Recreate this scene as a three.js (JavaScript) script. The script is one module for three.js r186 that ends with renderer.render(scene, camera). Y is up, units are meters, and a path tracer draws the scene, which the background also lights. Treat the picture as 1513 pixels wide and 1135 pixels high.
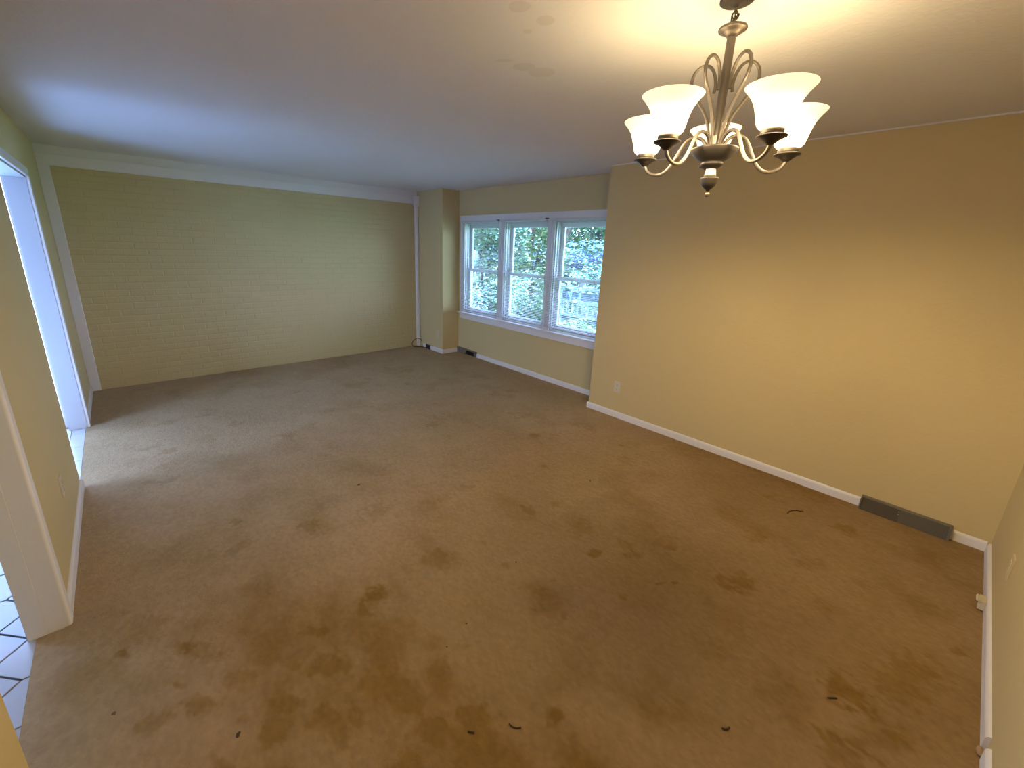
import * as THREE from 'three';
import { mergeGeometries, mergeVertices, toCreasedNormals } from 'three/addons/utils/BufferGeometryUtils.js';
import { RoundedBoxGeometry } from 'three/addons/geometries/RoundedBoxGeometry.js';

// ---------------------------------------------------------------- camera, sky, sun, exposure
const scene = new THREE.Scene();
const camera = new THREE.PerspectiveCamera(2 * Math.atan(1135 / 2 / 625.494) * 180 / Math.PI, 1513 / 1135, 0.02, 400);
camera.setViewOffset(1513, 1135, 15.64, 25.68, 1513, 1135);
camera.position.set(0, 1.6635, 0);
camera.quaternion.setFromRotationMatrix(new THREE.Matrix4().makeBasis(
  new THREE.Vector3(0.746961, 0.035156, 0.663938), new THREE.Vector3(0.155588, 0.961630, -0.225964), new THREE.Vector3(-0.646407, 0.272087, 0.712830)));
camera.updateMatrixWorld(true); camera.updateProjectionMatrix();

const renderer = new THREE.WebGLRenderer({ antialias: true });
renderer.toneMapping = THREE.LinearToneMapping;
renderer.toneMappingExposure = 1.0;
renderer.shadowMap.enabled = true;

const SUN_TO = new THREE.Vector3(-0.42, 1, 0.08).normalize();
// clear blue sky as the lamp-balanced camera sees it: paler towards the horizon, the same all round
{
  const W = 64, Hh = 128, d = new Float32Array(W * Hh * 4);
  for (let y = 0; y < Hh; y++) for (let x = 0; x < W; x++) {
    const e = Math.max(0, Math.sin(((y + 0.5) / Hh - 0.5) * Math.PI)), t = Math.pow(1 - e, 3), o = (y * W + x) * 4;
    d[o] = 0.80 + 0.60 * t; d[o + 1] = 1.22 + 0.62 * t; d[o + 2] = 2.35 + 0.55 * t; d[o + 3] = 1;
  }
  const t = new THREE.DataTexture(d, W, Hh, THREE.RGBAFormat, THREE.FloatType);
  t.mapping = THREE.EquirectangularReflectionMapping; t.magFilter = t.minFilter = THREE.LinearFilter; t.needsUpdate = true;
  scene.background = t; scene.backgroundIntensity = 6;
}
const sun = new THREE.DirectionalLight(new THREE.Color(0.5, 1.0, 2.35), 85);
sun.position.copy(SUN_TO).multiplyScalar(40);
sun.castShadow = true;
Object.assign(sun.shadow.camera, { left: -25, right: 25, top: 25, bottom: -25, near: 1, far: 90 });
sun.shadow.mapSize.set(2048, 2048);
scene.add(sun, sun.target);
const BULB_COLOR = new THREE.Color(1.0, 0.775, 0.46), BULB_DOWN = 1.8, BULB_UP = 0.14;

// ---------------------------------------------------------------- helpers
let seed = 12345;
const rnd = () => { seed = (seed + 0x6d2b79f5) | 0; let t = Math.imul(seed ^ (seed >>> 15), 1 | seed); t = (t + Math.imul(t ^ (t >>> 7), 61 | t)) ^ t; return ((t ^ (t >>> 14)) >>> 0) / 4294967296; };
const rr = (a, b) => a + (b - a) * rnd();
const used = new Map();
function numbered(name) { const n = used.get(name) ?? 0; used.set(name, n + 1); return n ? name + '_' + String(n).padStart(3, '0') : name; }
function mesh(name, geo, mat, parent) {
  const g = Array.isArray(geo) ? mergeGeometries(geo.map((x) => { const y = x.index ? x.toNonIndexed() : x; for (const k of Object.keys(y.attributes)) if (!['position', 'normal', 'uv'].includes(k)) y.deleteAttribute(k); return y; })) : geo;
  const m = new THREE.Mesh(g, mat); m.name = numbered(name); m.castShadow = m.receiveShadow = true;
  (parent ?? scene).add(m); return m;
}
function struct(name, geo, mat) { const m = mesh(name, geo, mat); m.userData.kind = 'structure'; return m; }
function tag(o, label, category, group, kind) { o.userData.label = label; o.userData.category = category; if (group) o.userData.group = group; if (kind) o.userData.kind = kind; return o; }
function thing(name, label, category, [x, y, z] = [0, 0, 0], group) {
  const o = new THREE.Group(); o.name = numbered(name); o.position.set(x, y, z); scene.add(o); return tag(o, label, category, group);
}
// uv in metres, chosen by the face's main axis
function metreUV(g) {
  if (g.index) g = g.toNonIndexed();
  const p = g.attributes.position, uv = new Float32Array(p.count * 2), a = new THREE.Vector3(), b = new THREE.Vector3(), c = new THREE.Vector3();
  for (let i = 0; i < p.count; i += 3) {
    a.fromBufferAttribute(p, i); b.fromBufferAttribute(p, i + 1); c.fromBufferAttribute(p, i + 2);
    const n = b.clone().sub(a).cross(c.clone().sub(a)), k = [Math.abs(n.x), Math.abs(n.y), Math.abs(n.z)], m = k.indexOf(Math.max(...k));
    [a, b, c].forEach((v, j) => { uv[(i + j) * 2] = m === 0 ? v.z : v.x; uv[(i + j) * 2 + 1] = m === 1 ? -v.z : v.y; });
  }
  g.setAttribute('uv', new THREE.BufferAttribute(uv, 2)); return g;
}
function box(x0, x1, y0, y1, z0, z1, r = 0) {
  const w = Math.abs(x1 - x0), h = Math.abs(y1 - y0), d = Math.abs(z1 - z0);
  const g = r > 0 ? new RoundedBoxGeometry(w, h, d, 2, Math.min(r, w / 2.01, h / 2.01, d / 2.01)) : new THREE.BoxGeometry(w, h, d);
  g.translate((x0 + x1) / 2, (y0 + y1) / 2, (z0 + z1) / 2);
  return metreUV(g);
}
const lathe = (pts, n = 32) => new THREE.LatheGeometry(pts.map(([r, y]) => new THREE.Vector2(r, y)), n);
const tube = (pts, r, n = 40, m = 8) => new THREE.TubeGeometry(new THREE.CatmullRomCurve3(pts.map((p) => new THREE.Vector3(...p))), n, r, m, false);
// a profile [across, up] swept along an axis: baseboards and casings
function moulding(profile, axis, from, to) {
  const s = new THREE.Shape(profile.map(([a, b]) => new THREE.Vector2(a, b)));
  const g = new THREE.ExtrudeGeometry(s, { depth: Math.abs(to - from), bevelEnabled: false });
  if (axis === 'z') g.translate(0, 0, Math.min(from, to));
  else { g.rotateY(Math.PI / 2); g.translate(Math.min(from, to), 0, 0); }   // across becomes -z
  return metreUV(g);
}
// noise textures
function hash(x, y, s) { let h = Math.imul(x, 374761393) ^ Math.imul(y, 668265263) ^ Math.imul(s, 974634777); h = Math.imul(h ^ (h >>> 13), 1274126177); return ((h ^ (h >>> 16)) >>> 0) / 4294967296; }
function vnoise(x, y, px, py, s) {
  const ix = Math.floor(x), iy = Math.floor(y), fx = x - ix, fy = y - iy, u = fx * fx * (3 - 2 * fx), v = fy * fy * (3 - 2 * fy), w = (a, p) => ((a % p) + p) % p;
  const a = hash(w(ix, px), w(iy, py), s), b = hash(w(ix + 1, px), w(iy, py), s), c = hash(w(ix, px), w(iy + 1, py), s), d = hash(w(ix + 1, px), w(iy + 1, py), s);
  return a + (b - a) * u + (c - a) * v + (a - b - c + d) * u * v;
}
function fbm(u, v, f, oct, s) { let t = 0, a = 0.5, n = 0; for (let o = 0; o < oct; o++) { t += a * vnoise(u * f, v * f, f, f, s + o); n += a; a *= 0.5; f *= 2; } return t / n; }
function dataTex(w, h, fn, srgb, rx = 1, ry = rx) {
  const d = new Uint8Array(w * h * 4);
  for (let y = 0; y < h; y++) for (let x = 0; x < w; x++) { const c = fn((x + 0.5) / w, (y + 0.5) / h), i = (y * w + x) * 4; d[i] = c[0]; d[i + 1] = c[1]; d[i + 2] = c[2]; d[i + 3] = 255; }
  const t = new THREE.DataTexture(d, w, h); t.wrapS = t.wrapT = THREE.RepeatWrapping; t.magFilter = THREE.LinearFilter; t.minFilter = THREE.LinearMipmapLinearFilter; t.generateMipmaps = true;
  if (srgb) t.colorSpace = THREE.SRGBColorSpace; t.repeat.set(1 / rx, 1 / ry); t.needsUpdate = true; return t;
}
const toS = (c) => 255 * (c <= 0.0031308 ? 12.92 * c : 1.055 * Math.pow(c, 1 / 2.4) - 0.055);
const clamp = (x, a = 0, b = 1) => Math.min(b, Math.max(a, x));
const grey = (v) => { const c = clamp(v) * 255; return [c, c, c]; };

// ---------------------------------------------------------------- materials
const std = (r, g, b, rough, extra = {}) => new THREE.MeshStandardMaterial({ color: new THREE.Color().setRGB(r, g, b), roughness: rough, ...extra });
const stipple = dataTex(512, 512, (u, v) => grey(0.6 * fbm(u, v, 64, 3, 3) + 0.4 * fbm(u, v, 16, 2, 9)), false, 0.8);
const M = {
  wall: std(0.60, 0.475, 0.225, 0.75, { bumpMap: stipple, bumpScale: 0.0012 }),
  brick: std(0.56, 0.455, 0.225, 0.62, { bumpMap: stipple, bumpScale: 0.002 }),
  brick2: std(0.565, 0.46, 0.228, 0.62, { bumpMap: stipple, bumpScale: 0.002 }),
  brick3: std(0.555, 0.45, 0.222, 0.66, { bumpMap: stipple, bumpScale: 0.002 }),
  mortar: std(0.56, 0.455, 0.225, 0.75, { bumpMap: stipple, bumpScale: 0.003 }),
  white: std(0.74, 0.72, 0.69, 0.5),
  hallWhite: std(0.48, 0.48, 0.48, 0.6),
  trim: std(0.76, 0.74, 0.72, 0.42, { bumpMap: stipple, bumpScale: 0.0006 }),
  vinyl: std(0.58, 0.575, 0.57, 0.4),
  blind: std(0.62, 0.61, 0.60, 0.5),
  metal: std(0.17, 0.145, 0.12, 0.42, { metalness: 0.8 }),
  metalDark: std(0.05, 0.042, 0.035, 0.4, { metalness: 0.6 }),
  metalPale: std(0.34, 0.31, 0.27, 0.35, { metalness: 0.9 }),
  register: std(0.06, 0.045, 0.026, 0.55, { metalness: 0.2 }),
  registerGrey: std(0.17, 0.15, 0.115, 0.5, { metalness: 0.2 }),
  damper: std(0.085, 0.075, 0.055, 0.5, { metalness: 0.25 }),
  dark: std(0.02, 0.014, 0.01, 0.9),
  cable: std(0.012, 0.012, 0.012, 0.5),
  cream: std(0.62, 0.55, 0.40, 0.4),
  paintedPlate: std(0.60, 0.50, 0.29, 0.5),
  slot: std(0.09, 0.07, 0.05, 0.7),
  glass: new THREE.MeshPhysicalMaterial({ color: new THREE.Color().setRGB(0.97, 0.975, 0.98), roughness: 0, transmission: 1, thickness: 0, ior: 1.45 }),
  shade: new THREE.MeshPhysicalMaterial({ color: new THREE.Color().setRGB(0.95, 0.90, 0.78), roughness: 0.95, transmission: 0.07, thickness: 0, side: THREE.DoubleSide, emissive: new THREE.Color(1.0, 0.9, 0.58), emissiveIntensity: 0.8 }),
  bulb: new THREE.MeshStandardMaterial({ color: 0xffffff, emissive: BULB_COLOR, emissiveIntensity: 9 }),
  label: std(0.8, 0.78, 0.7, 0.6),
  wood: std(0.36, 0.24, 0.13, 0.8),
  debris: std(0.05, 0.028, 0.012, 0.9),
  debrisLight: std(0.12, 0.07, 0.03, 0.9),
  tile: std(0.52, 0.515, 0.525, 0.16),
  hexTile: std(0.40, 0.395, 0.40, 0.18), hexTile2: std(0.385, 0.38, 0.39, 0.2),
  tile2: std(0.50, 0.495, 0.505, 0.18),
  grout: std(0.10, 0.09, 0.09, 0.9),
};
// carpet: x -0.55..4.05, z -6.25..0.45
const CX0 = -0.55, CW = 4.6, CZ0 = -6.25, CD = 6.7;
const STAINS = [
  [1.79, -1.13, 0.043, 0.034, -0.032, 0.023, .5], [0.35, -1.17, 0.073, 0.062, -0.026, 0.066, .3], [0.03, -1.82, 0.064, 0.053, -0.007, 0.054, .4], [-0.01, -1.57, 0.056, 0.048, -0.007, 0.051, .4], [0.88, -1.13, 0.032, 0.026, -0.014, 0.018, .3],
  [-0.22, -2.0, 0.029, 0.024, -0.001, 0.023, .6], [-0.04, -1.9, 0.042, 0.035, -0.003, 0.034, .5], [-0.07, -1.71, 0.019, 0.016, -0.002, 0.026, .4], [0.3, -2.71, 0.038, 0.03, -0.007, 0.036, .45], [0.39, -1.44, 0.083, 0.07, -0.026, 0.073, .3],
  [0.59, -0.94, 0.073, 0.062, -0.024, 0.037, .35], [0.73, -0.88, 0.057, 0.048, -0.029, 0.037, .4], [0.96, -0.69, 0.038, 0.032, -0.026, 0.023, .35], [1.64, -2.13, 0.045, 0.036, -0.032, 0.042, .25], [1.98, -1.59, 0.043, 0.035, -0.035, 0.031, .3],
  [1.46, -1.14, 0.022, 0.018, -0.014, 0.012, .35], [1.94, -0.72, 0.023, 0.019, -0.018, 0.009, .5], [1.88, -0.77, 0.022, 0.019, -0.013, 0.007, .5], [0.56, -1.08, 0.057, 0.049, -0.017, 0.03, .3], [2.2, 0.16, 0.135, 0.113, -0.161, 0.016, .22], [1.79, 0.1, 0.154, 0.131, -0.088, 0.012, .2],
  [-0.22, -2.27, 0.046, 0.038, -0.001, 0.028, .2], [0.4, -1.62, 0.041, 0.034, -0.009, 0.027, .35], [2.71, -0.29, 0.125, 0.102, -0.079, 0.018, .25], [0.54, -1.2, 0.08, 0.068, -0.037, 0.074, .25], [0.22, -1.38, 0.048, 0.04, -0.01, 0.036, .3], [0.11, -1.6, 0.044, 0.037, -0.008, 0.043, .3],
];
const blots = [];
for (let i = 0; i < 130; i++) { const r = rr(0.02, 0.1); blots.push([rr(-0.3, 3.4), rr(-5.2, 0.3), r, r * rr(0.5, 1), rr(0, 3.14), rr(0.06, 0.28)]); }
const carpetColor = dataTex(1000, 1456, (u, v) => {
  const x = CX0 + u * CW, z = CZ0 + CD - v * CD;
  let dirtAndTone = 0;
  const wob = (fbm(u, v, 110, 2, 41) - 0.5) * 1.3 + (fbm(u, v, 300, 2, 43) - 0.5) * 0.9;
  for (const [sx, sz, ax, az, bx, bz, k] of STAINS) {
    const det = ax * bz - az * bx, dx = x - sx, dz = z - sz;
    if (Math.abs(dx) > 0.4 || Math.abs(dz) > 0.4) continue;
    const p = (dx * bz - dz * bx) / det, q = (ax * dz - az * dx) / det, e = Math.hypot(p, q) + wob;
    dirtAndTone += 0.85 * k * clamp((1.1 - e) * 1.5);
  }
  for (const [sx, sz, a, b, t, k] of blots) {
    const dx = x - sx, dz = z - sz; if (Math.abs(dx) > 0.16 || Math.abs(dz) > 0.16) continue;
    const p = (dx * Math.cos(t) + dz * Math.sin(t)) / a, q = (dz * Math.cos(t) - dx * Math.sin(t)) / b;
    dirtAndTone += k * clamp((1.2 - Math.hypot(p, q) - wob * 1.2) * 1.6);
  }
  const big = fbm(u, v, 5, 3, 11), mid = fbm(u, v, 22, 3, 23), fine = fbm(u, v, 330, 2, 31), lay = fbm(u * 0.5 + v * 0.5, v, 40, 2, 51);
  const near = clamp((z + 3.4) / 3.2) * clamp((2.2 - x) / 2.4);        // soiled blotches are heaviest at the near end by the doorway
  dirtAndTone += near * 0.55 * clamp((mid - 0.42) * 3.2) + 0.25 * clamp((big - 0.5) * 3) + 0.2 * clamp((mid - 0.55) * 4);
  dirtAndTone = clamp(dirtAndTone + 0.42 * clamp((z + 2.7) / 1.8) + 0.14 * clamp((z + 1) / 1.2), 0, 0.97);  // whole carpet also gets evenly darker towards the near end
  const k = (0.86 + 0.28 * fine) * (0.94 + 0.12 * lay);
  const c = [0.40, 0.285, 0.165], s = [0.205, 0.12, 0.03];
  return [0, 1, 2].map((i) => toS(clamp(k * (c[i] + (s[i] - c[i]) * dirtAndTone))));
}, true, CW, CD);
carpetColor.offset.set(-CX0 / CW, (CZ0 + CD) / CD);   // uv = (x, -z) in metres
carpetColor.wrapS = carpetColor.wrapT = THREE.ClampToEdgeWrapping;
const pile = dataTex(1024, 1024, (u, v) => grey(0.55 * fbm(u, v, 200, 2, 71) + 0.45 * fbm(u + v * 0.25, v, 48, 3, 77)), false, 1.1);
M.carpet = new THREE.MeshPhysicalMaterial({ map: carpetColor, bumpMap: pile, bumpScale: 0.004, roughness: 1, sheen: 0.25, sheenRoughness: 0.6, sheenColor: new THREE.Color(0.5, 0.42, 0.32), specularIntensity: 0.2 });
// ceiling: flat paint with darker dried patches, x -0.55..4.2, z -6.35..0.6
const PATCH = [[1.15, -1.245, 0.026, 0.028, 0.026, -0.027], [1.277, -1.243, 0.023, 0.024, 0.027, -0.025], [1.289, -1.344, 0.012, 0.013, 0.011, -0.011], [1.402, -1.596, 0.028, 0.03, 0.011, -0.013], [1.506, -1.584, 0.034, 0.038, 0.031, -0.032], [1.605, -1.566, 0.042, 0.045, 0.04, -0.038]];
const ceilColor = dataTex(512, 512, (u, v) => {
  const x = 1 + u, z = -0.9 - v;                                      // one square metre round the patches
  let t = 0; const wob = (fbm(u, v, 14, 2, 5) - 0.5) * 0.5;
  for (const [sx, sz, ax, az, bx, bz] of PATCH) { const det = ax * bz - az * bx, dx = x - sx, dz = z - sz, p = (dx * bz - dz * bx) / det, q = (ax * dz - az * dx) / det; t = Math.max(t, clamp((1.02 - Math.hypot(p, q) - wob * 0.4) * 12)); }
  const k = 1 - 0.085 * t; return [toS(0.74 * k), toS(0.725 * k * (1 - 0.02 * t)), toS(0.70 * k * (1 - 0.05 * t))];
}, true, 1);
ceilColor.offset.set(-1, -0.9); ceilColor.wrapS = ceilColor.wrapT = THREE.ClampToEdgeWrapping;
M.ceiling = new THREE.MeshStandardMaterial({ map: ceilColor, roughness: 0.9, bumpMap: stipple, bumpScale: 0.0015 });

// ---------------------------------------------------------------- the room
const H = 2.44, LX = -0.396, LX2 = -0.512, RX = 3.66, WX = 3.988, PX = 3.687, BZ = 0.379, FZ = -6.172, RZ = -2.59, PZ = -5.464;
const O1A = -4.971, O1B = -3.738, O2A = -2.323, O2B = -1.475, HEAD = 2.05;
struct('floor', [box(-2.05, 4.3, -0.2, -0.014, -6.4, 0.6)], M.grout);
const carpetShape = new THREE.Shape([[LX - 0.012, -0.3], [LX - 0.012, O2B], [LX2 + 0.02, O2B], [LX2 + 0.02, O2A], [LX - 0.012, O2A], [LX - 0.012, FZ], [WX, FZ], [WX, RZ], [RX, RZ], [RX, BZ], [LX - 0.012, BZ]].map(([x, z]) => new THREE.Vector2(x, -z)));
const carpetGeo = new THREE.ExtrudeGeometry(carpetShape, { depth: 0.012, bevelEnabled: true, bevelThickness: 0.003, bevelSize: 0.003, bevelOffset: -0.003, bevelSegments: 2 });
carpetGeo.rotateX(-Math.PI / 2); carpetGeo.translate(0, -0.015, 0);
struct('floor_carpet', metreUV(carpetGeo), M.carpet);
struct('ceiling', [box(LX2, 4.2, H, H + 0.14, -6.4, 0.6)], M.ceiling);
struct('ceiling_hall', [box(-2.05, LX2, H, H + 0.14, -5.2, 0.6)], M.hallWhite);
struct('wall_left', [box(LX2, LX, 0, H, -6.3, O1A - 0.012), box(LX2, LX, HEAD, H, O1A - 0.012, O1B), box(LX2, LX, 0, H, O1B, O2A - 0.066), box(LX2, LX, HEAD, H, O2A - 0.066, O2B), box(LX2, LX, 0, H, O2B, BZ, 0.008)], M.wall);
struct('wall_back', [box(-2.02, RX + 0.12, -0.05, H, BZ, BZ + 0.13)], M.wall);
struct('wall_right', [box(RX, RX + 0.12, -0.05, H, RZ, BZ), box(RX + 0.12, WX + 0.14, -0.05, H, RZ, RZ + 0.12)], M.wall);
const WZ0 = -5.305, WZ1 = -2.745, WY0 = 0.665, WY1 = 1.99;
struct('wall_window', [box(WX, WX + 0.14, -0.05, WY0, -6.3, RZ), box(WX, WX + 0.14, WY1, H, -6.3, RZ), box(WX, WX + 0.14, WY0, WY1, -6.3, WZ0), box(WX, WX + 0.14, WY0, WY1, WZ1, RZ)], M.wall);
struct('wall_pier', [box(PX, WX, -0.02, H, FZ, PZ)], M.wall);
struct('added_eave', [box(WX + 0.14, WX + 0.75, H - 0.05, H + 0.14, -7, 0.6)], M.hallWhite);  // unseen overhang added to keep high sky light off the windows
// painted brick wall: mortar backing, bricks proud of it
const wallFar = struct('wall_far', [box(LX2, WX + 0.14, -0.05, H, FZ - 0.14, FZ - 0.0042)], M.mortar);
{
  const BP = 0.2115, RP = 0.071, J = 0.006, Y0 = 0.009, list = [], v = new THREE.Vector3();
  const px = (x, y) => { v.set(x, y, FZ).project(camera); return [v.x * 756, v.y * 567]; };
  for (let r = 0; r < 32; r++) {
    const y0 = Y0 + r * RP + J / 2, y1 = Math.min(y0 + RP - J, 2.262); if (y1 - y0 < 0.02) continue;
    for (let c = -8; c < 20; c++) {
      const s = (r % 2 ? 1.042 : 0.934) + c * BP + rr(-0.006, 0.006), x0 = Math.max(s + J / 2, -0.39), x1 = Math.min(s + BP - J / 2, PX - 0.002);
      if (x1 - x0 < 0.03) continue;
      const a = px(x0, y0), b = px(x1, y0), d = px(x0, y1);
      list.push({ x0, x1, y0, y1, area: Math.abs((b[0] - a[0]) * (d[1] - a[1]) - (b[1] - a[1]) * (d[0] - a[0])) });
    }
  }
  list.sort((p, q) => q.area - p.area);
  // a brick with worn, uneven edges: four variants, 20 triangles each
  const variants = [];
  for (let k = 0; k < 6; k++) {
    const g = new THREE.BufferGeometry(), e = 0.04, ey = 0.11, j = (s) => rr(-s, s);
    const f = [[-0.5 + e * 0.5, -0.5 + ey], [0.5 - e * 0.5, -0.5 + ey], [0.5 - e * 0.5, 0.5 - ey], [-0.5 + e * 0.5, 0.5 - ey]].map(([x, y]) => [x + j(0.008), y + j(0.035), 1 + j(0.25)]);
    const b = [[-0.5, -0.5], [0.5, -0.5], [0.5, 0.5], [-0.5, 0.5]].map(([x, y]) => [x + j(0.006), y + j(0.03), 0.2]), w = b.map(([x, y]) => [x, y, -1.6]);
    const p = [], quad = (A, B, C, D) => p.push(...A, ...B, ...C, ...A, ...C, ...D);
    quad(...f); for (let i = 0; i < 4; i++) { const n = (i + 1) % 4; quad(b[i], b[n], f[n], f[i]); quad(w[i], w[n], b[n], b[i]); }
    g.setAttribute('position', new THREE.BufferAttribute(new Float32Array(p), 3)); g.computeVertexNormals();
    const uv = new Float32Array(p.length / 3 * 2); for (let i = 0; i < p.length / 3; i++) { uv[2 * i] = p[3 * i] * 0.2 + k * 0.13; uv[2 * i + 1] = p[3 * i + 1] * 0.06 + k * 0.07; }
    g.setAttribute('uv', new THREE.BufferAttribute(uv, 2));
    variants.push(g);
  }
  const mats = [M.brick, M.brick, M.brick2, M.brick3], rest = [];
  list.forEach((b, i) => {
    const g = variants[Math.floor(rnd() * 6)], z = FZ + rr(-0.0012, 0.0012), w = b.x1 - b.x0, h = b.y1 - b.y0;
    if (i < 300) { const m = mesh('brick', g, mats[Math.floor(rnd() * 4)], wallFar); m.position.set((b.x0 + b.x1) / 2, (b.y0 + b.y1) / 2, z - 0.004); m.scale.set(w, h, 0.0023); }
    else { const c = g.clone(); c.scale(w, h, 0.0023); c.translate((b.x0 + b.x1) / 2, (b.y0 + b.y1) / 2, z - 0.004); rest.push(c); }
  });
  mesh('smaller_bricks', rest, M.brick, wallFar).userData.kind = 'stuff';
}
// white boards framing the brick wall
struct('trim_1', [box(LX, PX, 2.258, 2.362, FZ - 0.004, FZ + 0.022, 0.004)], M.trim);
struct('trim_2', [box(LX, PX, 2.362, H, FZ - 0.004, FZ + 0.012)], M.ceiling);
struct('trim_3', [box(LX, -0.312, 0, 2.258, FZ - 0.004, FZ + 0.02, 0.004)], M.trim);
// thin bead of caulk along the ceiling
struct('trim_4', [box(RX - 0.006, RX, H - 0.008, H, RZ, BZ)], M.white);
struct('trim_5', [box(WX - 0.006, WX, H - 0.008, H, PZ, RZ), box(PX - 0.006, PX, H - 0.008, H, FZ + 0.013, PZ)], M.wall);

// baseboards: rounded-top profile, 6 cm high
const prof = (x, dir) => [[x, -0.004], [x + dir * 0.014, -0.004], [x + dir * 0.014, 0.045], [x + dir * 0.0125, 0.054], [x + dir * 0.008, 0.061], [x + dir * 0.003, 0.064], [x, 0.064]];
const REG0 = -0.232, REG1 = 0.214;
struct('baseboard_right', [moulding(prof(RX, -1), 'z', RZ - 0.014, REG0), moulding(prof(RX, -1), 'z', REG1, BZ - 0.014)], M.trim);
struct('baseboard_window', [moulding(prof(WX, -1), 'z', -4.965, RZ)], M.trim);
struct('baseboard_pier', [moulding(prof(PX, -1), 'z', -5.715, PZ + 0.014), moulding(prof(-PZ, -1).map(([a, b]) => [a + 0, b]), 'x', PX, WX).translate(0, 0, 0)], M.trim);
struct('baseboard_left', [moulding(prof(LX, 1), 'z', -6.15, O1A - 0.075), moulding(prof(LX, 1), 'z', O1B, O2A - 0.066)], M.trim);
struct('baseboard_back', [moulding(prof(-BZ, 1), 'x', 2.045, RX - 0.014), moulding(prof(-BZ, 1), 'x', LX, 1.99)], M.trim);

// opening to the entry: thin white casing, grey jamb liners
struct('trim_6', [box(LX - 0.002, LX + 0.02, 0, HEAD + 0.062, O1A - 0.066, O1A - 0.003, 0.005), box(LX - 0.002, LX + 0.02, HEAD + 0.002, HEAD + 0.062, O1A - 0.066, O1B + 0.06, 0.005),
], M.trim);
struct('trim_12', [box(LX2, LX, 0, HEAD, O1A - 0.012, O1A), box(LX2, LX, HEAD - 0.01, HEAD - 0.0005, O1A, O1B)], std(0.50, 0.51, 0.53, 0.5));  // greyer than the casing: shade from the bright hall put into the colour
// doorway nearest the camera: white jamb in two boards with a rounded casing
struct('trim_7', [box(LX2 - 0.004, -0.4554, -0.01, HEAD, O2A - 0.066, O2A + 0.001, 0.002), box(-0.456, LX - 0.01, -0.01, HEAD + 0.06, O2A - 0.066, O2A - 0.0015, 0.002), box(LX - 0.04, LX + 0.016, -0.01, HEAD + 0.06, O2A - 0.068, O2A - 0.0012, 0.014), box(LX2 - 0.004, LX + 0.016, HEAD - 0.012, HEAD + 0.06, O2A, O2B, 0.004)], M.trim);

// windows: three double-hung units in one opening
const UNITS = [-4.915, -4.025, -3.135], names = ['window_1', 'window_2', 'window_3'];
UNITS.forEach((zc, i) => {
  const w = new THREE.Group(); w.name = names[i]; w.position.set(WX, 0, zc); w.userData.kind = 'structure'; scene.add(w);
  const a = -0.39, b = 0.39;
  mesh('jamb', [box(0, 0.14, WY0, WY1, a, a + 0.022), box(0, 0.14, WY0, WY1, b - 0.022, b), box(0, 0.14, WY1 - 0.022, WY1, a, b), box(0, 0.14, WY0, WY0 + 0.02, a, b), box(0.03, 0.042, WY0, WY1, a + 0.022, a + 0.034), box(0.03, 0.042, WY0, WY1, b - 0.034, b - 0.022)], M.vinyl, w);
  const sash = (name, x, y0, y1, bot, top) => {
    const s = mesh(name, [box(x, x + 0.03, y0, y1, a + 0.024, a + 0.072, 0.003), box(x, x + 0.03, y0, y1, b - 0.072, b - 0.024, 0.003), box(x, x + 0.03, y0, y0 + bot, a + 0.07, b - 0.07, 0.003), box(x, x + 0.03, y1 - top, y1, a + 0.07, b - 0.07, 0.003)], M.vinyl, w);
    mesh('pane', box(x + 0.014, x + 0.017, y0 + bot, y1 - top, a + 0.072, b - 0.072), M.glass, s);
  };
  sash('upper_sash', 0.082, 1.29, WY1 - 0.022, 0.04, 0.055);
  sash('lower_sash', 0.048, WY0 + 0.02, 1.335, 0.06, 0.042);
});
// casing round and between the windows
struct('trim_8', [box(WX - 0.02, WX + 0.002, 1.985, 2.085, -5.405, -2.645, 0.004)], M.trim);
struct('trim_9', [box(WX - 0.018, WX + 0.002, WY0, 1.985, -5.405, -5.295, 0.004), box(WX - 0.018, WX + 0.002, WY0, 1.985, -2.755, -2.645, 0.004)], M.trim);
struct('trim_10', [box(WX - 0.018, WX + 0.13, WY0, 1.985, -4.527, -4.413, 0.004)], M.trim);
struct('trim_11', [box(WX - 0.018, WX + 0.13, WY0, 1.985, -3.637, -3.523, 0.004)], M.trim);
struct('windowsill', [box(WX - 0.055, WX + 0.05, 0.645, 0.667, -5.44, -2.61, 0.006), box(WX - 0.02, WX + 0.002, 0.562, 0.645, -5.40, -2.65, 0.004)], M.trim);

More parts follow.
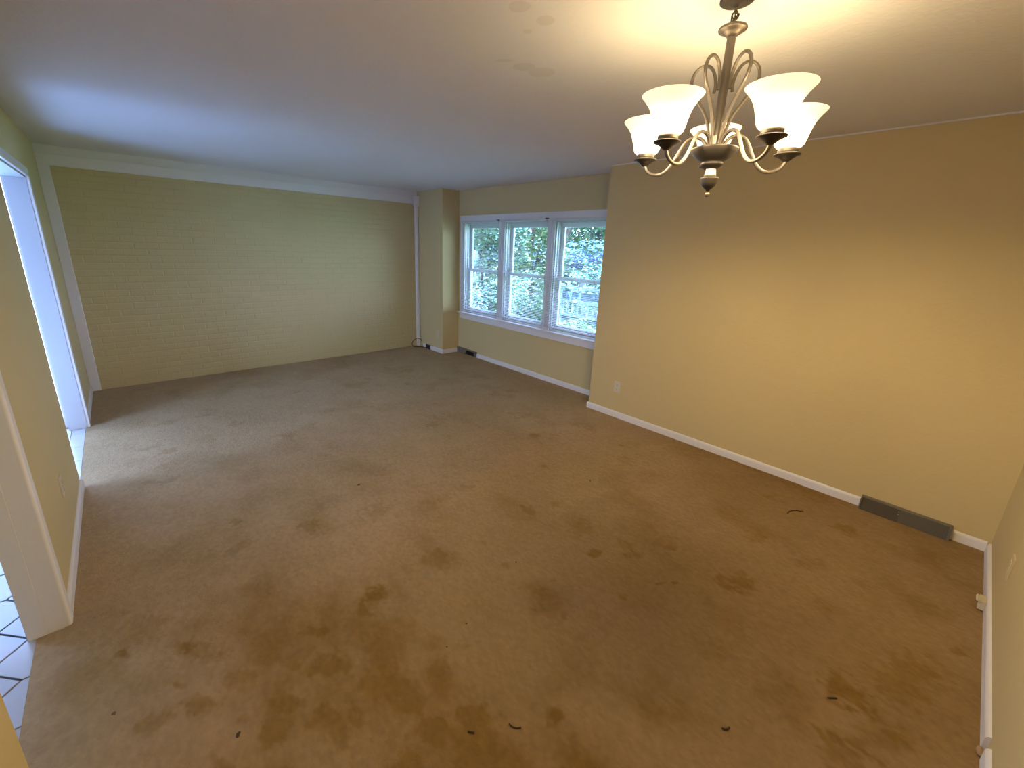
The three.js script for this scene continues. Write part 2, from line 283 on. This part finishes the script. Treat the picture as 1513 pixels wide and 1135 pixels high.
// ---------------------------------------------------------------- blinds
{
  const bx = WX - 0.037, W = 0.846, top = 1.985;
  const blind = thing('window_blind', 'white mini blind over the window nearest the boxed pier, dense foliage behind its slats', 'blind', [bx, 0, -4.945], 'mini blinds');
  const head = mesh('headrail', [box(-0.016, 0.016, top, top + 0.026, -W / 2, W / 2, 0.002)], M.blind, blind);
  mesh('bracket', [box(-0.019, 0.019, top + 0.02, top + 0.031, W / 2 - 0.02, W / 2 + 0.012, 0.001)], M.metalDark, head);
  const slats = [], n = 61, pitch = 0.0205;
  for (let i = 0; i < n; i++) { const g = box(-0.0125, 0.0125, -0.0004, 0.0004, -W / 2, W / 2); g.rotateZ(0.03 + rr(-0.02, 0.02)); g.translate(0, top - 0.02 - i * pitch, 0); slats.push(g); }
  mesh('slats', slats, M.blind, blind).userData.kind = 'stuff';
  mesh('bottom_rail', [box(-0.012, 0.012, top - 0.02 - n * pitch - 0.006, top - 0.02 - n * pitch + 0.008, -W / 2, W / 2, 0.003)], M.blind, blind);
  for (const z of [-0.32, 0.32]) mesh('ladder_cord', [box(-0.0135, -0.0125, top - 0.02 - n * pitch, top, z - 0.001, z + 0.001), box(0.0125, 0.0135, top - 0.02 - n * pitch, top, z - 0.001, z + 0.001)], M.blind, blind);
  const wand = new THREE.CylinderGeometry(0.0035, 0.0035, 0.62, 6); wand.translate(-0.022, top - 0.31, -W / 2 + 0.06); mesh('tilt_wand', wand, M.vinyl, blind);
  const L = ['white horizontal mini blind over the middle window of the three, pale green tree behind it', 'white mini blind over the window nearest the yellow dining wall, porch railing behind it'];
  [-4.06, -3.165].forEach((z, i) => { const c = blind.clone(); c.name = numbered('window_blind'); c.position.z = z; c.userData.label = L[i]; scene.add(c); });
}

// ---------------------------------------------------------------- entry hall and kitchen passage seen through the two openings
const HX = -1.9;
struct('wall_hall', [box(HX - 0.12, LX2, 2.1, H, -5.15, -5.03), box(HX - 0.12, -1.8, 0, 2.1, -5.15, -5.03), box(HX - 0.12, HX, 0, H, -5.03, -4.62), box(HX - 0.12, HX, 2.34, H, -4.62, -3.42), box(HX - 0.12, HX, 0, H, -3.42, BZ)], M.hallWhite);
{
  const d = new THREE.Group(); d.name = 'door_1'; d.position.set(HX - 0.06, 0, -4.02); d.userData.kind = 'structure'; scene.add(d);
  mesh('frame', [box(-0.02, 0.02, 0, 2.34, -0.6, -0.55, 0.003), box(-0.02, 0.02, 0, 2.34, 0.55, 0.6, 0.003), box(-0.02, 0.02, 2.3, 2.34, -0.55, 0.55, 0.003), box(-0.02, 0.02, 0, 0.08, -0.55, 0.55, 0.003)], M.vinyl, d);
  mesh('pane', box(-0.003, 0.003, 0.08, 2.3, -0.55, 0.55), M.glass, d);
  const w = new THREE.Group(); w.name = 'window_4'; w.position.set(-1.156, 0, -5.09); w.userData.kind = 'structure'; scene.add(w);
  mesh('frame', [box(-0.644, -0.61, 0, 2.1, -0.02, 0.02, 0.003), box(0.62, 0.644, 0, 2.1, -0.02, 0.02, 0.003), box(-0.02, 0.02, 0.03, 2.06, -0.02, 0.02, 0.003), box(-0.61, 0.62, 2.06, 2.1, -0.02, 0.02, 0.003), box(-0.61, 0.62, 0, 0.03, -0.02, 0.02, 0.003)], M.vinyl, w);
  for (const x of [-0.315, 0.32]) mesh('pane', box(x - 0.295, x + 0.3, 0.03, 2.06, -0.003, 0.003), M.glass, w);
}
// glazed floor tiles: long hexagons by the near doorway, squares in the entry
function tilePrism(pts, h) {
  const g = new THREE.ExtrudeGeometry(new THREE.Shape(pts.map(([x, z]) => new THREE.Vector2(x, -z))), { depth: h - 0.001, bevelEnabled: true, bevelThickness: 0.001, bevelSize: 0.0012, bevelOffset: -0.0012, bevelSegments: 1 });
  g.rotateX(-Math.PI / 2); return g;
}
{
  const f = struct('floor_hall', [box(-1.9, LX2 + 0.02, -0.02, -0.012, -3.35, BZ)], M.grout);
  const hx = 0.105, hz = 0.1165, flat = 0.11, gw = 0.0035;             // half-diagonal run, half height, length of the straight edge
  const pts = [[-flat / 2 - hx + gw * 1.4, 0], [-flat / 2 + gw * 0.5, -hz + gw], [flat / 2 - gw * 0.5, -hz + gw], [flat / 2 + hx - gw * 1.4, 0], [flat / 2 - gw * 0.5, hz - gw], [-flat / 2 + gw * 0.5, hz - gw]];
  const geo = tilePrism(pts, 0.012), px = flat + hx;                   // centres step px in x, hz in z on odd columns
  for (let c = 0; c < 7; c++) for (let r = -4; r < 6; r++) {
    const x = -0.513 + flat / 2 - c * px, z = -2.11 + hz - (r) * hz * 2 - (c % 2 ? hz : 0);
    if (z < -3.23 || z > -1.3 || x < -1.78) continue;
    const g = c === 0 ? tilePrism(pts.map(([a, b]) => [Math.min(a, LX2 + 0.0215 - x), b]), 0.012) : geo;
    const m = mesh('tile', g, rnd() < 0.5 ? M.hexTile : M.hexTile2, f); m.position.set(x, -0.0125, z);
  }
  const e = struct('floor_entry', [box(-1.9, LX - 0.012, -0.02, -0.012, -5.03, -3.35)], M.grout);
  for (let c = 0; c < 6; c++) for (let r = 0; r < 6; r++) {
    const x1 = c === 0 ? LX - 0.013 : -0.497 - (c - 1) * 0.3, x0 = -0.497 - c * 0.3 + 0.003, z0 = Math.max(-4.842 + (r - 1) * 0.305, -5.03), z1 = Math.min(-4.842 + r * 0.305 - 0.004, -3.352), xa = Math.max(x0, -1.899);
    if (x1 - xa < 0.02 || z1 - z0 < 0.02) continue;
    mesh('tile', box(xa, x1, -0.0125, -0.001, z0, z1, 0.001), rnd() < 0.5 ? M.tile : M.tile2, e);
  }
}

// ---------------------------------------------------------------- chandelier
{
  const CH = thing('chandelier', 'brushed pewter five-arm chandelier with lit bell-shaped glass shades hanging from the ceiling', 'chandelier', [1.597, H, -0.718]);
  const y = (v) => v - H;
  mesh('canopy', lathe([[0.0, y(2.419)], [0.008, y(2.419)], [0.01, y(2.425)], [0.03, y(2.427)], [0.045, y(2.43)], [0.0505, y(2.434)], [0.0505, y(2.44)], [0.0, y(2.44)]]), M.metalDark, CH);
  const link = (yy, t) => { const g = new THREE.TorusGeometry(0.009, 0.0022, 6, 16); g.scale(0.75, 1.35, 1); g.rotateY(t); g.translate(0, yy, 0); return g; };
  const chain = mesh('chain', [link(y(2.412), 0.4), link(y(2.398), 1.9), link(y(2.384), 0.7), link(y(2.373), 2.1)], M.metal, CH);
  const knot = []; for (let i = 0; i < 46; i++) { const t = i / 45 * 15; knot.push([0.017 * Math.cos(t) * (0.6 + 0.4 * Math.sin(t * 0.7)) - 0.004, y(2.386) + 0.012 * Math.sin(t * 0.43 + 1), 0.014 * Math.sin(t) * (0.7 + 0.3 * Math.cos(t * 0.9))]); }
  mesh('coiled_wire', tube(knot, 0.0022, 160, 5), M.metal, chain);
  mesh('collar', lathe([[0.004, y(2.372)], [0.012, y(2.371)], [0.03, y(2.368)], [0.041, y(2.364)], [0.043, y(2.359)], [0.041, y(2.355)], [0.03, y(2.351)], [0.027, y(2.348)], [0.021, y(2.343)], [0.016, y(2.338)], [0.0, y(2.338)]]), M.metal, CH);
  const stem = mesh('stem', lathe([[0, y(2.342)], [0.0135, y(2.342)], [0.0135, y(1.98)], [0, y(1.98)]], 24), M.metal, CH);
  const lab = new THREE.CylinderGeometry(0.0142, 0.0142, 0.03, 20, 1, true, -0.9, 1.8); lab.rotateY(-1.9); lab.translate(0, y(2.035), 0);
  const dots = dataTex(96, 96, (u, v) => ((u * 12) % 1 > 0.35 && (u * 12) % 1 < 0.8 && (v * 9) % 1 > 0.3 && (v * 9) % 1 < 0.7 && hash(Math.floor(u * 12), Math.floor(v * 9), 2) > 0.15 ? [90, 85, 75] : [225, 215, 190]), true, 1);
  mesh('sticker', lab, new THREE.MeshStandardMaterial({ map: dots, roughness: 0.6 }), stem).userData.label = 'pale dotted paper sticker';
  mesh('bowl', lathe([[0.0, y(2.006)], [0.05, y(2.008)], [0.069, y(2.013)], [0.075, y(2.012)], [0.0755, y(2.007)], [0.069, y(1.997)], [0.054, y(1.983)], [0.04, y(1.973)], [0.033, y(1.969)], [0.036, y(1.965)], [0.034, y(1.958)], [0.024, y(1.952)], [0.0, y(1.952)]], 40), M.metalDark, CH);
  mesh('neck', lathe([[0.0, y(1.956)], [0.0165, y(1.955)], [0.0165, y(1.944)], [0.019, y(1.93)], [0.023, y(1.918)], [0.0, y(1.918)]], 28), M.metalPale, CH);
  const urn = mesh('urn', lathe([[0.0, y(1.921)], [0.029, y(1.921)], [0.0295, y(1.916)], [0.027, y(1.911)], [0.026, y(1.903)], [0.021, y(1.893)], [0.012, y(1.884)], [0.006, y(1.88)], [0.005, y(1.874)], [0.0, y(1.874)]], 28), M.metalDark, CH);
  const fin = new THREE.SphereGeometry(0.0085, 16, 12); fin.translate(0, y(1.866), 0); mesh('finial', fin, M.metal, urn);
  const R = 0.242, A0 = Math.atan2(-0.047, -0.253), BASE = 1.995;
  const shadeProfile = [[0.027, 0.022], [0.036, 0.025], [0.043, 0.032], [0.0475, 0.045], [0.051, 0.06], [0.056, 0.078], [0.063, 0.096], [0.073, 0.112], [0.083, 0.124], [0.0895, 0.131], [0.0905, 0.1335], [0.089, 0.134]];
  const cupGeo = lathe([[0.0, -0.02], [0.007, -0.02], [0.012, -0.016], [0.02, -0.009], [0.03, -0.003], [0.04, 0.001], [0.041, 0.005], [0.036, 0.007], [0.02, 0.008], [0.0, 0.008]], 28);
  const ringGeo = lathe([[0.0, 0.006], [0.029, 0.006], [0.031, 0.012], [0.0305, 0.02], [0.028, 0.026], [0.0, 0.026]], 28);
  const shadeGeo = lathe(shadeProfile, 40);
  const bulbGeo = lathe([[0.0, 0.028], [0.012, 0.03], [0.013, 0.045], [0.019, 0.06], [0.0245, 0.075], [0.0245, 0.086], [0.018, 0.098], [0.008, 0.104], [0.0, 0.105]], 20);
  for (let i = 0; i < 5; i++) {
    const a = A0 + i * Math.PI * 0.4, c = Math.cos(a), s = Math.sin(a), P = (r, v) => [r * c, y(v), r * s];
    const arm = mesh('arm', tube([P(0.024, 2.0), P(0.027, 2.02), P(0.045, 2.045), P(0.07, 2.054), P(0.094, 2.046), P(0.113, 2.022), P(0.13, 1.99), P(0.15, 1.96), P(0.175, 1.944), P(0.205, 1.944), P(0.23, 1.957), P(0.241, 1.975), P(0.242, 1.985)], 0.0058, 60, 10), M.metal, CH);
    const at = (g) => g.clone().translate(R * c, y(BASE), R * s);
    mesh('drip_pan', at(cupGeo), M.metalDark, arm);
    mesh('candle_cup', at(ringGeo), M.metal, arm);
    const sh = mesh('shade', at(shadeGeo), M.shade, CH); sh.userData.label = 'lit bell-shaped frosted glass shade';
    mesh('bulb', at(bulbGeo), M.bulb, sh);
    mesh('scroll', tube([P(0.02, 1.99), P(0.025, 2.05), P(0.041, 2.11), P(0.071, 2.16), P(0.098, 2.198), P(0.107, 2.23), P(0.098, 2.258), P(0.074, 2.272), P(0.05, 2.263), P(0.034, 2.237), P(0.027, 2.206), P(0.029, 2.184)], 0.0052, 60, 10), M.metal, CH);
    // light leaves the frosted bell mostly sideways and down through the glass, the rest through the open top
    const l = new THREE.SpotLight(BULB_COLOR, BULB_DOWN, 0, Math.PI * 0.49, 0.3, 2); l.name = 'shade_light'; l.position.set(R * c, y(BASE + 0.085), R * s); l.target.position.set(R * c, y(0), R * s); l.castShadow = true; l.shadow.radius = 2; CH.add(l, l.target);
    const u = new THREE.PointLight(BULB_COLOR, BULB_UP, 0, 2); u.name = 'bulb_light'; u.position.set(R * c, y(BASE + 0.08), R * s); u.castShadow = true; u.shadow.radius = 1.4; CH.add(u);
  }
}

// ---------------------------------------------------------------- registers, outlets, raceway, cable
{
  const t = thing('heat_register', 'long brown metal baseboard register at the foot of the yellow dining wall', 'register', [RX, 0, (REG0 + REG1) / 2]);
  const l = (REG1 - REG0) / 2;
  mesh('frame', [moulding([[0, 0.09], [-0.012, 0.09], [-0.02, 0.084], [-0.02, 0.074], [-0.012, 0.074], [-0.012, 0.08], [0, 0.08]], 'z', -l, l), box(-0.052, 0, -0.004, 0.01, -l, -l + 0.012), box(-0.055, 0, -0.003, 0.082, -l, -l + 0.008, 0.001), box(-0.055, 0, -0.003, 0.082, l - 0.012, l, 0.001)], M.registerGrey, t);
  mesh('back_plate', [box(-0.006, 0, 0.0, 0.082, -l, l)], M.dark, t);
  mesh('face_plate', moulding([[-0.02, 0.076], [-0.052, 0.0], [-0.055, 0.001], [-0.023, 0.079]], 'z', -l + 0.008, -0.02), M.register, t);
  mesh('damper_plate', moulding([[-0.018, 0.076], [-0.048, 0.0], [-0.051, 0.001], [-0.021, 0.079]], 'z', -0.02, l - 0.012), M.damper, t);
  for (const yy of [0.066, 0.05]) { const s = new THREE.SphereGeometry(0.0035, 8, 6); s.translate(-0.03 - (0.066 - yy) * 0.45, yy, -0.025); mesh('screw', s, M.metalPale, t); }
}
{
  const t = thing('heat_register', 'small grey metal baseboard register under the windows beside the pier', 'register', [WX, 0, -5.21]);
  const a = -0.245, b = 0.24;
  mesh('frame', [box(-0.02, 0, 0.066, 0.085, a, b, 0.003), box(-0.03, 0, 0, 0.08, a, a + 0.012), box(-0.03, 0, 0, 0.08, b - 0.04, b, 0.002)], M.registerGrey, t);
  mesh('back_plate', [box(-0.008, 0, 0.0, 0.07, a, b)], M.dark, t);
  mesh('face_plate', moulding([[-0.016, 0.07], [-0.032, 0.0], [-0.035, 0.0], [-0.019, 0.07]], 'z', a + 0.01, -0.02), M.registerGrey, t);
  for (let i = 0; i < 4; i++) mesh('louver', box(-0.028 + i * 0.003, -0.01, 0.012 + i * 0.015, 0.0135 + i * 0.015, -0.02, b - 0.04), M.register, t);
}
function outlet(label, pos, ry, plate, kind) {
  const t = thing('wall_outlet', label, 'outlet', pos, 'wall outlets'); t.rotation.y = ry;   // faces +z before the turn
  mesh('plate', box(-0.036, 0.036, -0.058, 0.058, -0.001, 0.006, 0.003), plate, t);
  if (kind === 'duplex') {
    for (const yy of [0.021, -0.021]) {
      const f = mesh('receptacle', new RoundedBoxGeometry(0.033, 0.028, 0.006, 2, 0.0025).translate(0, yy, 0.006), M.cream, t);
      mesh('slot', [box(-0.009, -0.0065, yy - 0.004, yy + 0.007, 0.0085, 0.0095), box(0.0065, 0.009, yy - 0.004, yy + 0.006, 0.0085, 0.0095), box(-0.0025, 0.0025, yy - 0.011, yy - 0.006, 0.0085, 0.0095)], M.slot, f);
    }
    mesh('screw', new THREE.SphereGeometry(0.003, 8, 6).translate(0, 0, 0.006), M.metalPale, t);
  } else mesh('receptacle', new RoundedBoxGeometry(0.033, 0.07, 0.006, 2, 0.0025).translate(0, 0, 0.006), plate, t);
  return t;
}
outlet('beige duplex wall outlet on the yellow dining wall near its outside corner', [RX, 0.325, -2.258], -Math.PI / 2, M.cream, 'duplex');
outlet('pale wall outlet low on the short wall between the two doorways', [LX, 0.352, -3.03], Math.PI / 2, M.cream, 'duplex');
outlet('yellow painted outlet low on the boxed pier beside the brick wall', [PX, 0.292, -5.61], -Math.PI / 2, M.paintedPlate, 'duplex');
outlet('yellow painted outlet cover low on the near wall by the right edge', [2.87, 0.325, BZ], Math.PI, M.paintedPlate, 'blank');
{
  const t = thing('wire_raceway', 'white vertical wire channel in the corner between brick wall and pier', 'wire cover', [3.66, 0, FZ + 0.03]);
  const g = box(-0.03, 0.024, 0, 2.24, -0.026, 0.016, 0.006); mesh('channel', g, M.trim, t);
  mesh('cover_strip', [box(-0.022, 0.014, 0.0, 2.24, 0.015, 0.021, 0.003)], M.trim, t);
  mesh('junction_box', [box(-0.056, 0.026, 2.222, 2.372, -0.005, 0.05, 0.005)], M.trim, t);
  mesh('box_lid', [box(-0.06, -0.05, 2.226, 2.368, -0.002, 0.054, 0.003)], M.trim, t);
}
tag(mesh('cable', tube([[3.73, 0.09, FZ + 0.11], [3.672, 0.108, FZ + 0.10], [3.61, 0.142, FZ + 0.08], [3.54, 0.112, FZ + 0.07], [3.505, 0.05, FZ + 0.075], [3.53, 0.012, FZ + 0.10], [3.6, 0.006, FZ + 0.13], [3.655, 0.006, FZ + 0.2], [3.655, 0.006, FZ + 0.4]].map(([x, yy, z]) => [Math.min(x, 3.672), yy, z]), 0.0055, 80, 8), M.cable), 'black cable looped on the carpet at the foot of the white wire channel', 'cable');
{
  const t = thing('junction_plate', 'low open wall box with white ends and dark middle at the pier foot', 'wall box', [PX, 0, -5.87]);
  mesh('end_block', box(-0.016, 0, 0, 0.062, -0.155, -0.08, 0.003), M.trim, t); mesh('end_block', box(-0.02, 0, 0, 0.062, 0.07, 0.152, 0.003), M.trim, t);
  mesh('cavity', [box(-0.008, 0, 0.0, 0.062, -0.08, 0.07)], M.dark, t); mesh('lip', [box(-0.014, 0, 0.058, 0.064, -0.08, 0.07, 0.001)], M.slot, t);
}
{
  const t = thing('phone_jack', 'small chipped cream jack box stuck to the near baseboard', 'jack', [2.985, 0.034, BZ - 0.014]);
  mesh('body', new RoundedBoxGeometry(0.062, 0.05, 0.024, 2, 0.003).translate(0, 0, -0.012), M.cream, t);
  const lid = new RoundedBoxGeometry(0.05, 0.012, 0.02, 2, 0.003); lid.rotateX(0.35); lid.translate(-0.012, 0.024, -0.026); mesh('loose_cover', lid, M.cream, t);
  mesh('socket', box(0.006, 0.018, -0.012, 0.0, -0.0255, -0.023), M.slot, t);
}
{
  const g = new THREE.DodecahedronGeometry(0.014, 0); g.scale(1.8, 0.7, 0.8); const m = mesh('wood_chip', g, M.wood); m.position.set(2.017, 0.012, BZ - 0.016); tag(m, 'splintered wood chip in the gap of the near baseboard', 'wood chip');
}

// ---------------------------------------------------------------- bits of debris on the carpet
{
  const crumb = (name, x, z, s, label, cat, mat = M.debris) => {
    s *= 0.78; const parts = []; for (let i = 0; i < 3; i++) { const g = new THREE.IcosahedronGeometry(s * rr(0.45, 0.8), 0); g.scale(rr(0.8, 1.5), 0.55, rr(0.7, 1.2)); g.rotateY(rr(0, 6)); g.translate(rr(-s, s) * 0.6, s * 0.3, rr(-s, s) * 0.6); parts.push(g); }
    const m = mesh(name, parts, mat); m.position.set(x, -0.001, z); tag(m, label, cat, 'bits of debris on the carpet');
  };
  crumb('debris_crumb', 0.95, -1.223, 0.008, 'dark crumb with a rusty edge, mid-carpet in front of the camera', 'debris');
  crumb('debris_crumb', 0.814, -1.182, 0.006, 'tiny dark speck just below and left of the rusty-edged crumb', 'debris');
  crumb('debris_crumb', 1.397, -1.36, 0.008, 'dark crumb near the middle of the carpet, beyond the rusty-edged crumb', 'debris');
  crumb('debris_crumb', 0.071, -1.368, 0.010, 'black crumb at the bottom of the photo, second from the left doorway', 'debris');
  crumb('debris_crumb', -0.253, -1.729, 0.009, 'brown crumb on the carpet nearest the tiled doorway', 'debris', M.debrisLight);
  crumb('debris_crumb', 2.412, -1.625, 0.009, 'small dark speck on the carpet closest to the dining wall outlet', 'debris');
  crumb('debris_crumb', 1.06, -2.63, 0.012, 'black crumb farthest out on the grey, window-lit middle of the carpet', 'debris');
  const sliver = (x, z, len, a, bend, r, label) => { const c = Math.cos(a), s = Math.sin(a), p = [-0.5, -0.2, 0.15, 0.5].map((t) => [x + c * t * len - s * bend * (0.25 - t * t), 0.002 + r * 0.4, z + s * t * len + c * bend * (0.25 - t * t)]); tag(mesh('leaf_scrap', tube(p, r, 12, 5), M.debris), label, 'debris', 'bits of debris on the carpet'); };
  sliver(0.689, -0.849, 0.024, 0.9, 0.0, 0.0035, 'short stubby dark scrap beside a curved sliver at the bottom of the carpet');
  sliver(0.823, -0.764, 0.045, 1.0, 0.03, 0.0025, 'thin curved brown sliver at the bottom of the carpet, left of centre');
  sliver(1.405, -0.26, 0.03, 0.6, 0.02, 0.004, 'crumpled dark leaf scrap at the bottom of the carpet, right of centre');
  sliver(1.845, -0.029, 0.035, 0.75, 0.0, 0.003, 'straight dark sliver on the carpet nearest the jack box');
  sliver(3.187, -0.499, 0.13, 0.5, -0.09, 0.0035, 'longest curved brown leaf stem, on the carpet nearest the brown register');
}

// ---------------------------------------------------------------- the garden
const G0 = -0.75;
const grassTex = dataTex(512, 512, (u, v) => { const n = fbm(u, v, 60, 3, 4), m = fbm(u, v, 8, 3, 8); return [toS(0.05 + 0.09 * n), toS(0.10 + 0.14 * n * (0.6 + m)), toS(0.03 + 0.04 * n)]; }, true, 3);
struct('ground_garden', [box(4.3, 60, G0 - 0.3, G0, -60, 40)], new THREE.MeshStandardMaterial({ map: grassTex, roughness: 1 }));
struct('ground_drive', [box(-30, -2.05, G0 - 0.3, -0.12, -30, 20)], std(0.06, 0.062, 0.066, 0.9));
struct('ground_path', [box(-2.05, LX2, G0 - 0.3, -0.1, -30, -5.15), box(-3.5, -2.05, -0.12, -0.1, -30, -9)], std(0.3, 0.3, 0.3, 0.85));
const leafMat = (r, g, b) => new THREE.MeshPhysicalMaterial({ color: new THREE.Color().setRGB(r, g, b), roughness: 0.85, transmission: 0.45, thickness: 0, side: THREE.DoubleSide });
const leafGeo = (() => { const g = new THREE.BufferGeometry(); const p = [0, 0, 0, 0.32, 0.05, 0.45, 0, -0.03, 0.5, 0, 0, 0, 0, -0.03, 0.5, -0.32, 0.05, 0.45, 0.32, 0.05, 0.45, 0, -0.1, 1, 0, -0.03, 0.5, 0, -0.03, 0.5, 0, -0.1, 1, -0.32, 0.05, 0.45]; g.setAttribute('position', new THREE.BufferAttribute(new Float32Array(p), 3)); g.computeVertexNormals(); return g; })();
function foliage(parent, mat, n, size, place) {
  const im = new THREE.InstancedMesh(leafGeo, mat, n); im.name = numbered('foliage'); im.castShadow = im.receiveShadow = true; im.userData.kind = 'stuff';
  const m = new THREE.Matrix4(), q = new THREE.Quaternion(), e = new THREE.Euler(), c = new THREE.Color();
  for (let i = 0; i < n; i++) { const [x, yy, z] = place(); e.set(rr(-0.9, 0.7), rr(0, 6.283), rr(-0.6, 0.6), 'YXZ'); q.setFromEuler(e); const s = size * rr(0.6, 1.3); m.compose(new THREE.Vector3(x, yy, z), q, new THREE.Vector3(s, s, s)); im.setMatrixAt(i, m); const k = rr(0.6, 1.35); im.setColorAt(i, c.setRGB(k * rr(0.85, 1.2), k, k * rr(0.8, 1.1))); }
  parent.add(im);
}
function plant(name, label, cat, x, z, h, r, base, n, leaf, mat, group, lobes = 14, trunkR = 0.07) {
  const t = thing(name, label, cat, [x, G0, z], group);
  const tr = []; tr.push(tube([[0, 0, 0], [0.04, h * 0.3, 0.03], [-0.03, h * 0.6, 0], [0, h * 0.85, 0.02]], trunkR, 12, 8));
  const cl = []; for (let i = 0; i < lobes; i++) { const a = rr(0, 6.283), d = r * Math.sqrt(rnd()) * 0.75; cl.push([d * Math.cos(a), base + (h - base) * rr(0.08, 0.95), d * Math.sin(a), r * rr(0.25, 0.5)]); }
  for (const [a, b, c] of cl.slice(0, 6)) tr.push(tube([[0, Math.min(base * 0.8 + 0.1, b), 0], [a * 0.5, (b + base) / 2, c * 0.5], [a, b, c]], trunkR * 0.35, 8, 5));
  mesh('trunk', tr, M.bark, t);
  foliage(t, mat, n, leaf, () => { const [a, b, c, s] = cl[Math.floor(rnd() * lobes)], u = rr(-1, 1), f = rr(0, 6.283), k = Math.sqrt(1 - u * u), w = s * (0.55 + 0.45 * Math.cbrt(rnd())); return [a + w * k * Math.cos(f), Math.max(0.03, b + w * u * 0.8), c + w * k * Math.sin(f)]; });
}
M.bark = std(0.10, 0.075, 0.06, 0.95);
const leafA = leafMat(0.12, 0.20, 0.115), leafB = leafMat(0.15, 0.21, 0.065), leafC = leafMat(0.10, 0.165, 0.065), leafD = leafMat(0.05, 0.09, 0.05);
plant('garden_shrub', 'dense bushy shrub filling the window nearest the pier', 'shrub', 7.3, -9.0, 3.8, 1.3, 0.1, 9000, 0.13, leafA, 'garden shrubs', 26, 0.03);
plant('garden_tree', 'pale green young tree standing behind the middle window', 'tree', 9.8, -9.6, 3.9, 1.15, 1.2, 3600, 0.15, leafB, 'garden trees', 18);
plant('garden_tree', 'tall tree whose crown hangs across the top of the windows', 'tree', 13.0, -11.5, 7, 4.2, 2.4, 14000, 0.2, leafC, 'garden trees', 46, 0.12);
plant('garden_tree', 'slim dark-trunked tree just outside the window nearest the dining wall', 'tree', 6.6, -5.72, 4.2, 1.1, 2.75, 2200, 0.13, leafC, 'garden trees', 12, 0.055);
plant('garden_shrub', 'low leafy shrub growing below the porch railing', 'shrub', 6.6, -5.15, 1.25, 0.5, 0.1, 1500, 0.1, leafB, 'garden shrubs', 10, 0.03);
plant('garden_shrub', 'green shrub below the middle window', 'shrub', 7.0, -7.2, 1.75, 0.75, 0.1, 2200, 0.1, leafC, 'garden shrubs', 14, 0.03);
plant('garden_shrub', 'broad shrub standing before the low house wall', 'shrub', 11.0, -8.6, 1.9, 1.2, 0.1, 2600, 0.14, leafA, 'garden shrubs', 16, 0.04);
plant('garden_tree', 'large dark tree far behind the low house', 'tree', 25, -29, 12, 7, 0.5, 11000, 0.5, leafD, 'garden trees', 46, 0.25);
plant('garden_tree', 'large dark tree behind the right end of the low house', 'tree', 25, -17, 12, 7, 0.5, 11000, 0.5, leafD, 'garden trees', 46, 0.25);
{
  const t = thing('low_house', 'low white house with a blue-grey roof beyond the garden', 'house', [16.5, G0, -15]);
  const siding = std(0.25, 0.25, 0.25, 0.8), roof = std(0.03, 0.045, 0.075, 0.95);
  mesh('wall', [box(0, 5, 0, 1.75, -6, 4)], siding, t);
  const rg = new THREE.ExtrudeGeometry(new THREE.Shape([[-0.6, 1.65], [2.5, 2.9], [5.6, 1.65], [5.6, 1.55], [-0.6, 1.55]].map((p) => new THREE.Vector2(...p))), { depth: 11, bevelEnabled: false }); rg.translate(0, 0, -6.5); mesh('roof', rg, roof, t);
  for (const z of [-4.5, -1.5, 1.6, 3.0]) { const w = mesh('window', box(-0.04, 0.02, 0.6, 1.4, z - 0.5, z + 0.5, 0.01), M.trim, t); mesh('pane', box(-0.05, -0.035, 0.66, 1.34, z - 0.43, z + 0.43), std(0.05, 0.04, 0.045, 0.1), w); }
}
{
  const t = thing('porch_railing', 'blue-white painted porch railing with pickets outside the window', 'railing', [7.6, G0, -5.9]);
  const paint = std(0.17, 0.23, 0.27, 0.5);
  for (const yy of [1.56, 1.26]) mesh('rail', box(-0.03, 0.03, yy, yy + 0.06, -0.5, 2.2, 0.008), paint, t);
  for (let i = 0; i < 20; i++) mesh('picket', box(-0.014, 0.014, 0.98, 1.26, -0.46 + i * 0.14, -0.42 + i * 0.14), paint, t);
  mesh('lower_rail', box(-0.03, 0.03, 0.94, 1.0, -0.5, 2.2, 0.008), paint, t);
  mesh('board', box(-0.01, 0.03, 1.34, 1.5, -0.5, 2.2, 0.005), std(0.05, 0.08, 0.10, 0.6), t);
  for (const z of [-0.5, 2.2]) mesh('post', box(-0.05, 0.05, 0, 1.66, z - 0.05, z + 0.05, 0.01), paint, t);
  mesh('deck', box(0, 2.4, 0.84, 0.94, -0.5, 2.2, 0.01), std(0.07, 0.09, 0.1, 0.7), t);
}
renderer.render(scene, camera);
